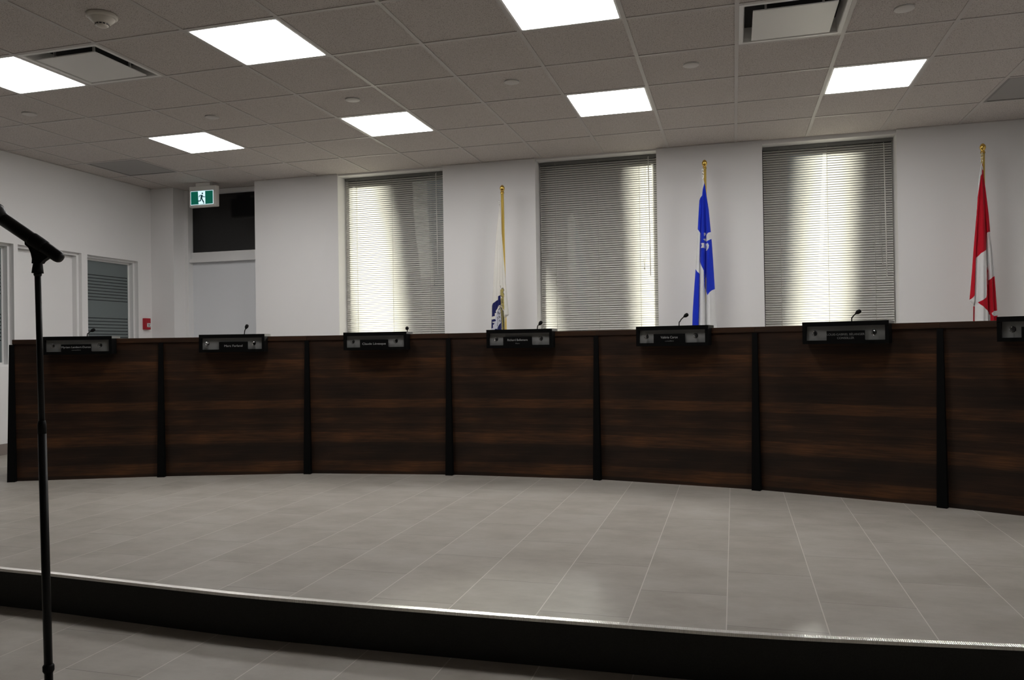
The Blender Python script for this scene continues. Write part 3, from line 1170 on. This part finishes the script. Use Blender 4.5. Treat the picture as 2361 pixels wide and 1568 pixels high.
MIC_HEADS = [((214.4, 761.4), [(208, 764.7), (204.6, 768), (201, 776)]), ((568.8, 752.9), [(567, 757), (563.4, 770.4)]), ((938.5, 757), [(938.8, 760), (939, 765)]),
             ((1246.3, 744.8), [(1243.7, 748.5), (1238.7, 758)]), ((1582, 727), [(1578, 729.7), (1571, 736), (1567.7, 741.8), (1565.8, 748.8)]),
             ((1979.2, 719), [(1974.4, 722), (1967.4, 728.6), (1964.9, 733), (1963.8, 737.5)])]
MIC_LABELS = ['gooseneck microphone bent right behind the far left desk box', 'gooseneck microphone nearly upright before the door', 'short gooseneck microphone seen end-on before the leftmost blind',
              'gooseneck microphone at the left edge of the middle blind', 'curved gooseneck microphone left of the blue and white flag', 'curved gooseneck microphone before the sunlit rightmost blind']

RZ = [math.atan2(q[1] - p[1], q[0] - p[0]) for p, q in zip(POSTS, POSTS[1:])]
for i in range(7):
    a, c = Vector((*POSTS[i], 0)), Vector((*POSTS[i + 1], 0))
    dv = c - a
    Ln = dv.length
    rz = math.atan2(dv.y, dv.x)
    t = thing('council_desk', DESK_LABELS[i], 'desk', (a.x, a.y, 0), rz, 'sections of the curved council desk')
    # local frame: x along the section, -y towards the room, panel front at y = 0.028 (post front foot at 0)
    PF = 0.030
    # ends mitred along the bisector with the neighbouring sections
    ml = math.tan((RZ[i - 1] - rz) / 2) if i > 0 else 0.0
    mr = math.tan((rz - RZ[i + 1]) / 2) if i < 6 else 0.0

    def mitred(bm, y0, y1, z0, z1, gap):
        bm.prism([(gap - ml * y0, y0, z0), (Ln - gap + mr * y0, y0, z0), (Ln - gap + mr * y1, y1, z0), (gap - ml * y1, y1, z0)], (0, 0, z1 - z0))
        return bm
    mitred(MB(), PF, PF + 0.025, 0.0, ZUNDER, 0.0004).build('front_panel', M['wood'], t)
    mitred(MB(), PF - 0.008, PF + 0.30, ZUNDER, ZLEDGE, 0.0006).build('ledge', M['wood_ledge'], t, bevel=0.0010)
    mitred(MB(), PF + 0.025, PF + 0.75, 0.72, 0.748, 0.002).build('work_surface', M['wood_ledge'], t)
    for wx in (0.03, Ln - 0.055):
        b = MB()
        b.box((wx, PF + 0.025, 0.0), (wx + 0.025, PF + 0.55, 0.72))
        b.build('side_panel', M['black_post'], t)
    # tapered black fin at the left joint, deeper and wider at the foot
    b = MB()
    ht, hb = (0.0155, 0.026)
    zt = ZUNDER - 0.002
    b.hexa([Vector(p) for p in ((-hb, -0.012, 0), (hb, -0.012, 0), (hb, PF - 0.006, 0), (-hb, PF - 0.006, 0),
                                (-ht, PF - 0.016, zt), (ht, PF - 0.016, zt), (ht, PF - 0.006, zt), (-ht, PF - 0.006, zt))])
    b.build('support_post', M['black_post'], t)

    # nameplate box over the ledge
    s0 = BOX_S[i]
    nrm = Matrix.Rotation(rz, 4, 'Z') @ Vector((0, 1, 0))
    org = a + Matrix.Rotation(rz, 4, 'Z') @ Vector((s0, PF, 0))
    t = thing('desk_sign_box', BOX_LABELS[i], 'sign box', (org.x, org.y, BOX_Z0), rz, 'nameplate boxes along the council desk')
    W, H, P = BOX_W, BOX_Z1 - BOX_Z0, BOX_P
    tb = 0.026
    b = MB()
    b.box((0, -P, 0), (0.020, -0.009, H - tb))
    b.box((W - 0.020, -P, 0), (W, -0.009, H - tb))
    b.box((0.020, -P, 0), (W - 0.020, -0.009, 0.020))
    b.build('frame', M['black'], t)
    b = MB()
    zl = ZLEDGE - BOX_Z0 + 0.0006
    b.prism([(0, -P - 0.002, H - tb), (0, -0.009, H - tb), (0, -0.009, zl), (0, 0.06, zl), (0, 0.06, H), (0, -P - 0.002, H)], (W, 0, 0))
    b.build('top_board', M['black'], t)
    b = MB()
    b.box((W, -P, zl), (W + 0.0015, 0.06, H - 0.001))
    e = b.build('end_cap', M['black'] if i in (4, 6) else M['edge_gray'], t)
    if i not in (4, 6):
        e['label'] = 'gray edge of the top board'
    b = MB()
    b.box((0.020, -P + 0.018, 0.020), (W - 0.020, -P + 0.024, H - tb))
    e = b.build('back_panel', M['box_back'], t)
    e['label'] = 'gray back of the box'
    for kx in ((0.072, W - 0.076) if i != 1 else (0.062, W - 0.074)):
        b = MB()
        b.lathe([(0.006, 0.0), (0.006, 0.014), (0.011, 0.018), (0.0155, 0.024), (0.0165, 0.030), (0.0135, 0.037), (0.008, 0.041), (0, 0.041)], (kx, -P + 0.018, 0.062), (0, -1, 0), 10, smooth=False)
        e = b.build('knob', M['crystal'], t)
        e['label'] = 'clear faceted knob'
    # nameplate standing in the opening
    f0, f1, ft = PLATE[i]
    ow, oh = W - 0.040, H - tb - 0.020
    px0, px1 = 0.020 + ow * f0, 0.020 + ow * f1
    pc = (px0 + px1) / 2
    pw, ph = px1 - px0, oh * ft
    base = org + Matrix.Rotation(rz, 4, 'Z') @ Vector((pc, -P + 0.002, 0))
    n_ = thing('nameplate', PLATE_LABELS[i], 'nameplate', (base.x, base.y, BOX_Z0 + 0.020), rz, 'nameplates in the desk boxes')
    b = MB()
    b.box((-pw / 2, 0, 0), (pw / 2, 0.004, ph))
    b.box((-pw / 2, 0.004, 0), (pw / 2, 0.015, 0.003))
    b.build('plate', M['black'], n_)
    for (s, size, zf), wf in zip(TEXTS[i], TEXT_W[i]):
        text_mesh(s, size, pw * wf, M['letter_dim'] if (i == 5 or zf < 0.3) else M['letter'], n_, 'lettering', (0, -0.0006, ph * zf), (math.pi / 2, 0, 0))

    # gooseneck microphone on the work surface behind the ledge
    if i < 6:
        head, neck = MIC_HEADS[i]
        back = 0.42
        o2 = np.array([(a + nrm * (PF + back)).x, (a + nrm * (PF + back)).y])
        n2 = np.array([nrm.x, nrm.y])

        def onp(p, extra=0.0):
            r = ray(p)
            tt = ((o2 + n2 * extra - CAM[:2]) @ n2) / (r[:2] @ n2)
            return Vector(CAM + tt * r)
        tilt = -0.06 if i == 2 else 0.0
        hp = onp(head, tilt)
        np_ = [onp(p) for p in neck]
        foot = Vector((np_[-1].x, np_[-1].y, 0.7485))
        t = thing('gooseneck_microphone', MIC_LABELS[i], 'microphone', foot, 0, 'gooseneck microphones on the council desk')
        b = MB()
        b.box((-0.055, -0.065, 0), (0.055, 0.065, 0.035), M=Matrix.Rotation(rz, 4, 'Z'))
        b.build('base', M['black_metal'], t, bevel=0.006)
        b = MB()
        P3 = [Vector((0, 0, 0.03)), Vector((0, 0, 0.10))] + [p - foot for p in np_[::-1]] + [hp - foot]
        # smooth the neck a little
        sm = []
        for k in range(len(P3) - 1):
            p0, p1, p2, p3 = P3[max(k - 1, 0)], P3[k], P3[k + 1], P3[min(k + 2, len(P3) - 1)]
            for q in range(5):
                u = q / 5
                sm.append(0.5 * ((2 * p1) + (p2 - p0) * u + (2 * p0 - 5 * p1 + 4 * p2 - p3) * u * u + (3 * p1 - p0 - 3 * p2 + p3) * u ** 3))
        sm.append(P3[-1])
        b.tube(sm, 0.0038, 10)
        b.build('neck', M['black_metal'], t)
        ax = (hp - np_[0]).normalized()
        b = MB()
        b.lathe([(0.0055, -0.020), (0.0075, -0.016), (0.0125, -0.008), (0.0135, 0.002), (0.0125, 0.010), (0.008, 0.016), (0, 0.018)], hp - foot, ax, 16)
        b.build('windscreen', M['foam'], t)

# ------------------------------------------------------------------ flags on brass poles
def interp_outline(pts):
    ys = [p[1] for p in pts]
    xs = [p[0] for p in pts]
    return lambda y: float(np.interp(y, ys, xs))


def in_poly(x, y, poly):
    inside = False
    j = len(poly) - 1
    for k in range(len(poly)):
        xi, yi = poly[k]
        xj, yj = poly[j]
        if (yi > y) != (yj > y) and x < (xj - xi) * (y - yi) / (yj - yi) + xi:
            inside = not inside
        j = k
    return inside


def dist_poly(x, y, pl):
    best = 1e9
    for (x0, y0), (x1, y1) in zip(pl, pl[1:]):
        dx, dy = x1 - x0, y1 - y0
        tt = max(0, min(1, ((x - x0) * dx + (y - y0) * dy) / (dx * dx + dy * dy + 1e-9)))
        best = min(best, math.hypot(x - x0 - tt * dx, y - y0 - tt * dy))
    return best


def make_flag(label, off, s, left, right, bottom, base_mat, mats, paint, folds, pole_px, finial_px, clip_px, yf, nx=150):
    """off, s: origin and scale of the close-up in which the outline was measured"""
    T = lambda p: (off[0] + p[0] / s, off[1] + p[1] / s)
    pt, pb = (at(p, 1, yf + 0.055) for p in pole_px)
    dirp = (pb - pt).normalized()
    foot = pt + dirp * ((0.0 - pt.z) / dirp.z)
    t = thing('flag', label, 'flag', (foot.x, foot.y, 0), 0, 'flags standing behind the council desk')
    F0 = Vector((foot.x, foot.y, 0))
    b = MB()
    b.tube([foot - F0 + Vector((0, 0, 0.05)), pt - F0], 0.0145, 16)
    b.build('pole', M['gold_tube'], t)
    b = MB()
    k = 0.001
    b.lathe([(0.018, -0.012), (0.018, 0.0), (0.014, 0.004), (0.013, 0.012), (0.018, 0.016), (0.022, 0.028), (0.0235, 0.038), (0.021, 0.050), (0.014, 0.060), (0.006, 0.067), (0, 0.068)], pt - F0, (0, 0, 1), 24)
    b.build('finial', M['brass'], t)
    b = MB()
    b.lathe([(0, 0), (0.16, 0), (0.165, 0.01), (0.15, 0.03), (0.06, 0.05), (0.03, 0.07), (0.022, 0.12), (0, 0.12)], (0, 0, 0), (0, 0, 1), 32)
    b.build('base', M['brass'], t)
    # snap hook and rings
    b = MB()
    cpts = [at(T(p), 1, yf + 0.02) - F0 for p in clip_px]
    for q0, q1 in zip(cpts, cpts[1:]):
        mid, ln = (q0 + q1) / 2, (q1 - q0).length / 2
        ring = [mid + Vector((0.006 * math.cos(2 * math.pi * j / 14), 0, 0)) + (q1 - q0).normalized() * ln * 1.05 * math.sin(2 * math.pi * j / 14) for j in range(15)]
        b.tube(ring, 0.0018, 6, caps=False)
    b.tube([cpts[0] + Vector((0, 0, 0.004)), Vector((pt.x - F0.x + dirp.x * 0.05, yf + 0.055 - F0.y, cpts[0].z + 0.006))], 0.0022, 6)
    b.build('snap_hook', M['chrome'], t)
    # cloth
    lf, rf = interp_outline(left), interp_outline(right)
    y0 = left[0][1]
    y1 = bottom
    ny = int((y1 - y0) / s / 0.8)
    b = MB()
    grid = []
    for j in range(ny + 1):
        zy = lerp(y0, y1, j / ny)
        xl_, xr_ = lf(zy), rf(zy)
        row = []
        for k in range(nx + 1):
            u = k / nx
            zx = lerp(xl_, xr_, u)
            p = at(T((zx, zy)), 1, yf)
            d_ = 0.0
            for fx, wd, dp in folds:
                cxx = float(np.interp(zy, [q[1] for q in fx], [q[0] for q in fx]))
                d_ += dp * math.exp(-((zx - cxx) / wd) ** 2)
            wgt = min(1.0, (xr_ - xl_) / s / 45.0)
            edge_ = (2 * u - 1) ** 4
            p.y += d_ * wgt + 0.035 * edge_ * wgt
            row.append((b.bm.verts.new(p - F0), zx, zy))
        grid.append(row)
    for j in range(ny):
        for k in range(nx):
            f = b.bm.faces.new((grid[j][k][0], grid[j][k + 1][0], grid[j + 1][k + 1][0], grid[j + 1][k][0]))
            f.smooth = True
            zx = (grid[j][k][1] + grid[j + 1][k + 1][1]) / 2
            zy = (grid[j][k][2] + grid[j + 1][k + 1][2]) / 2
            f.material_index = paint(zx, zy)
    # rear layers of the bundle close the cloth behind
    back = []
    for j in range(ny + 1):
        r_ = grid[j]
        row = [r_[0][0]]
        for k in range(1, 8):
            u = k / 8
            a_, c_ = r_[0][0].co, r_[-1][0].co
            q = a_.lerp(c_, u)
            q.y += 0.012 * math.sin(u * math.pi * 3) ** 2
            row.append(b.bm.verts.new(q))
        row.append(r_[-1][0])
        back.append(row)
    for j in range(ny):
        for k in range(8):
            f = b.bm.faces.new((back[j][k], back[j + 1][k], back[j + 1][k + 1], back[j][k + 1]))
            f.smooth = True
            f.material_index = paint(grid[j][nx // 8 * k if k else 0][1], grid[j][0][2])
    b.build('cloth', mats, t, recalc=False)
    return t


# white municipal flag with navy and gold emblem and script
S1 = 4.357
navy1 = [(240, 1262), (294, 1226), (296, 1190), (320, 1178), (322, 1276), (300, 1284), (286, 1320), (274, 1340), (280, 1356), (262, 1362), (264, 1388), (228, 1396), (225, 1290)]
navy2 = [(221, 1425), (268, 1418), (278, 1438), (250, 1446), (232, 1450), (262, 1462), (246, 1480), (246, 1505), (236, 1515), (221, 1512)]
navy3 = [(292, 1500), (312, 1470), (326, 1450), (328, 1520), (320, 1640), (268, 1640), (262, 1520), (290, 1515), (286, 1540)]
gold1 = [(318, 1122), (334, 1118), (345, 1106), (353, 1132), (346, 1148), (355, 1176), (355, 1198), (338, 1204), (318, 1182)]
gold2 = [(322, 1216), (340, 1200), (352, 1206), (357, 1300), (355, 1330), (340, 1310), (332, 1280), (322, 1262)]
band = [(318, 1268), (332, 1300), (352, 1345), (356, 1400), (360, 1640), (334, 1640), (330, 1460), (326, 1400), (318, 1330)]
silver = [(262, 1420), (290, 1330), (318, 1300), (330, 1400), (336, 1640), (222, 1640), (222, 1515), (250, 1500)]
ink_lines = [[(318, 1082), (322, 1100), (332, 1116), (344, 1104), (354, 1128), (346, 1148), (356, 1174)], [(318, 1180), (336, 1190), (350, 1204)], [(330, 1218), (334, 1252), (346, 1258)],
             [(344, 1214), (342, 1250)], [(328, 1282), (348, 1288)], [(320, 1230), (326, 1290), (350, 1340)],
             [(302, 1284), (316, 1300), (300, 1330), (318, 1312)], [(286, 1360), (298, 1340), (294, 1374), (304, 1350), (310, 1372), (318, 1352)],
             [(296, 1398), (308, 1386), (312, 1404), (300, 1414), (296, 1398)], [(314, 1390), (318, 1412)], [(306, 1440), (316, 1424), (314, 1448), (322, 1436)], [(286, 1400), (296, 1440), (288, 1490)]]


def paint1(x, y):
    for pl in ink_lines:
        if dist_poly(x, y, pl) < 1.7:
            return 3
    if in_poly(x, y, gold1) or in_poly(x, y, gold2):
        return 2
    if in_poly(x, y, band):
        return 3 if int((x - y * 0.02) / 7) % 2 else 5
    for pl in (navy1, navy2, navy3):
        if in_poly(x, y, pl):
            return 1
    if in_poly(x, y, silver):
        return 4
    return 0


make_flag('white flag with navy and gold emblem on a gold pole', (1080, 410), S1,
          [(311, 268), (308, 320), (300, 380), (282, 500), (265, 700), (248, 950), (238, 1150), (228, 1270), (222, 1520), (219, 1700)],
          [(313, 268), (318, 310), (330, 540), (345, 750), (362, 950), (378, 1150), (395, 1330), (399, 1375), (366, 1402), (360, 1460), (360, 1700)], 1660,
          None, [M['cl_cream'], M['cl_navy'], M['cl_gold'], M['cl_ink'], M['cl_silver'], M['cl_gold']], paint1,
          [([(315, 270), (300, 700), (290, 1100), (296, 1600)], 9, 0.010), ([(316, 270), (322, 700), (318, 1100), (322, 1600)], 9, 0.014), ([(312, 270), (280, 800), (262, 1200), (255, 1600)], 10, 0.006),
           ([(316, 270), (345, 900), (358, 1300), (350, 1600)], 8, 0.010)],
          ((1158, 443), (1164.8, 759)), None, [(306, 238), (312, 254), (312, 275)], 0.30)

# blue and white flag with fleur-de-lis
S2 = 3.92
q_white1 = [(100, 655), (190, 658), (203, 678), (217, 697), (212, 860), (211, 960), (208, 1062), (188, 1045), (171, 1020), (100, 1010)]
q_white2 = [(211, 955), (228, 1000), (246, 1035), (251, 1180), (264, 1215), (280, 1255), (296, 1232), (320, 1212), (400, 1175), (400, 1800), (193, 1800), (204, 1300), (208, 1060)]
q_top = [(100, 0), (300, 0), (246, 262), (236, 300), (231, 355), (214, 376), (208, 392), (100, 400)]
fl = [[(258, 742), (262, 718), (284, 694), (308, 684), (315, 744), (292, 760), (268, 770), (254, 762), (240, 752)], [(220, 786), (250, 784), (253, 832), (232, 828), (217, 830), (229, 808)],
      [(262, 792), (282, 786), (292, 806), (290, 830), (276, 850), (260, 854), (268, 838), (272, 818)], [(246, 694), (262, 688), (256, 718), (248, 722)]]


def paint2(x, y):
    if in_poly(x, y, q_top) or in_poly(x, y, q_white1) or in_poly(x, y, q_white2):
        return 1
    for pl in fl:
        if in_poly(x, y, pl):
            return 1
    return 0


make_flag('blue and white flag with a fleur-de-lis on a gold pole', (1560, 360), S2,
          [(234, 205), (222, 290), (205, 400), (195, 560), (190, 660), (180, 860), (170, 1020), (160, 1150), (150, 1300), (143, 1420), (140, 1520), (136, 1700)],
          [(243, 205), (258, 270), (272, 370), (290, 480), (305, 640), (318, 780), (328, 920), (338, 1080), (345, 1190), (352, 1320), (362, 1520), (368, 1700)], 1680,
          None, [M['cl_blue'], M['cl_white']], paint2,
          [([(246, 205), (257, 400), (262, 700), (262, 1200), (268, 1700)], 10, 0.045), ([(240, 205), (222, 600), (210, 1000), (200, 1700)], 7, 0.030), ([(240, 205), (238, 600), (236, 1000), (225, 1700)], 12, -0.012),
           ([(248, 205), (285, 700), (296, 1200), (305, 1700)], 14, -0.012)],
          ((1624.5, 386), (1630, 757)), None, [(238, 110), (238, 135), (240, 165), (238, 208)], 0.30)

# red and white flag with a leaf
S3 = 3.733
c_sleeve = [(150, 0), (243, 0), (243, 240), (241, 300), (229, 322), (218, 400), (206, 500), (199, 660), (150, 660)]
c_tip = [(243, 226), (250, 240), (256, 270), (244, 262)]
c_w1 = [(289, 806), (304, 798), (420, 790), (420, 1160), (362, 1178), (330, 1195), (305, 1216), (303, 1130), (296, 1104), (290, 950)]
c_w2 = [(193, 1040), (200, 1020), (230, 985), (290, 948), (298, 1100), (288, 1100), (281, 1110), (281, 1340), (276, 1366), (240, 1390), (204, 1408), (250, 1446), (300, 1488), (318, 1518), (322, 1800), (184, 1800), (187, 1340)]
c_corner = [(188, 1340), (160, 1372), (120, 1400), (150, 1440), (188, 1440)]
c_notch = [(324, 1500), (345, 1484), (420, 1470), (420, 1514), (350, 1526), (330, 1516)]


def paint3(x, y):
    for pl in (c_sleeve, c_tip, c_w1, c_w2, c_corner, c_notch):
        if in_poly(x, y, pl):
            return 1
    return 0


make_flag('red and white flag with a maple leaf on a gold pole', (2200, 320), S3,
          [(238, 205), (228, 240), (215, 330), (205, 500), (198, 660), (180, 900), (165, 1120), (150, 1300), (141, 1393), (160, 1412), (183, 1432), (175, 1440), (174, 1560), (172, 1700)],
          [(245, 205), (252, 240), (262, 330), (280, 450), (305, 640), (320, 790), (340, 950), (355, 1120), (368, 1280), (380, 1440), (385, 1520), (390, 1700)], 1660,
          None, [M['cl_red'], M['cl_white']], paint3,
          [([(243, 205), (272, 600), (288, 900), (302, 1200), (312, 1700)], 11, 0.040), ([(240, 205), (226, 500), (205, 900), (190, 1300), (184, 1700)], 7, 0.026), ([(240, 205), (245, 600), (250, 1000), (245, 1700)], 16, -0.014),
           ([(246, 205), (300, 700), (335, 1000), (352, 1400), (360, 1700)], 9, 0.020)],
          ((2266, 350), (2268, 742)), None, [(240, 122), (240, 150), (238, 178), (238, 208)], 0.30)

# ------------------------------------------------------------------ microphone on a straight stand in the foreground
DM = 2.2
mm = DM / FPX                   # metres per pixel at the stand
top = atd((87, 632), DM)
low = atd((112.5, 1568), DM)
ax = (top - low).normalized()
foot = top + ax * ((ZL - top.z) / ax.z)
pt_px = lambda y: atd((lerp(87, 112.5, (y - 632) / 936.0), y), DM)
t = thing('microphone_stand', 'black straight microphone stand in the left foreground', 'microphone stand', (foot.x, foot.y, ZL))
F0 = Vector(t.location)
b = MB()
b.lathe([(0, 0), (0.125, 0), (0.128, 0.008), (0.122, 0.018), (0.05, 0.028), (0.022, 0.034), (0.022, 0.055), (0, 0.055)], (0, 0, 0), (0, 0, 1), 40)
b.build('base', M['black_metal'], t)
b = MB()
b.tube([foot - F0 + ax * 0.03, pt_px(985) - F0], 0.0109, 20)
b.build('lower_tube', M['black_metal'], t)
b = MB()
b.tube([pt_px(1531) - F0, pt_px(1535) - F0, pt_px(1546) - F0, pt_px(1551) - F0], [0.0115, 0.0148, 0.0148, 0.0115], 20)
b.build('collar', M['black_rubber'], t)
b = MB()
b.tube([pt_px(1000) - F0, pt_px(985) - F0, pt_px(978) - F0, pt_px(970) - F0], [0.0112, 0.0113, 0.0111, 0.0090], 20)
b.build('clutch', M['black_rubber'], t)
b = MB()
b.tube([pt_px(990) - F0, top - F0], 0.0080, 18)
b.tube([pt_px(637) - F0, pt_px(634) - F0, pt_px(630.5) - F0], [0.0085, 0.0102, 0.0102], 18)
b.build('upper_tube', M['black_metal'], t)
# clip: cradle sleeve plus yoke and stem
Z1 = 7.84
zp = lambda x, y: atd((x / Z1, 460 + y / Z1), DM)
view = Vector(FWD)
e0, e1 = zp(68, 368), zp(1082, 1056)
axm = (e1 - e0).normalized()
b = MB()
b.tube([lerp(e0, e1, 0.50) - F0, lerp(e0, e1, 0.52) - F0, lerp(e0, e1, 0.66) - F0, lerp(e0, e1, 0.73) - F0], [0.0192, 0.0196, 0.0193, 0.0184], 24)
poly = [(520, 690), (474, 742), (482, 822), (545, 878), (588, 975), (610, 1080), (605, 1160), (765, 1160), (800, 1115), (882, 1060), (900, 1000), (700, 830)]
b.prism([zp(x, y) - F0 - view * 0.009 for x, y in poly], view * 0.018)
st = [zp(685, 1110), zp(685, 1160), zp(681, 1250), zp(680, 1332)]
b.tube([p - F0 for p in st], [0.0108, 0.0118, 0.0135, 0.0150], 24)
b.build('clip', M['black_rubber'], t)

mic_c = lerp(e0, e1, 0.5)
t = thing('microphone', 'black handheld microphone held in the clip of the foreground stand', 'microphone', mic_c)
b = MB()
L_ = (e1 - e0).length
b.tube([e0 - mic_c, lerp(e0, e1, 0.3) - mic_c, lerp(e0, e1, 0.8) - mic_c, lerp(e0, e1, 0.96) - mic_c, e1 - mic_c, e1 + axm * 0.005 - mic_c, e1 + axm * 0.008 - mic_c], [0.0182, 0.0178, 0.0172, 0.0168, 0.0152, 0.0118, 0.0050], 28)
b.build('body', M['black_metal'], t)
gc = atd((-12.4, 490), DM)
b = MB()
b.lathe([(0.0150, 0.033), (0.0185, 0.023), (0.0245, 0.013), (0.0270, 0.000), (0.0262, -0.009), (0.0232, -0.017), (0.017, -0.023), (0.008, -0.026), (0, -0.027)], gc - mic_c, axm, 32)
b.build('grille', M['mic_grille'], t)
b = MB()
b.lathe([(0.0262, 0.004), (0.0282, 0.003), (0.0282, -0.003), (0.0262, -0.004)], gc - mic_c, axm, 32)
b.build('grille_ring', M['black_metal'], t)
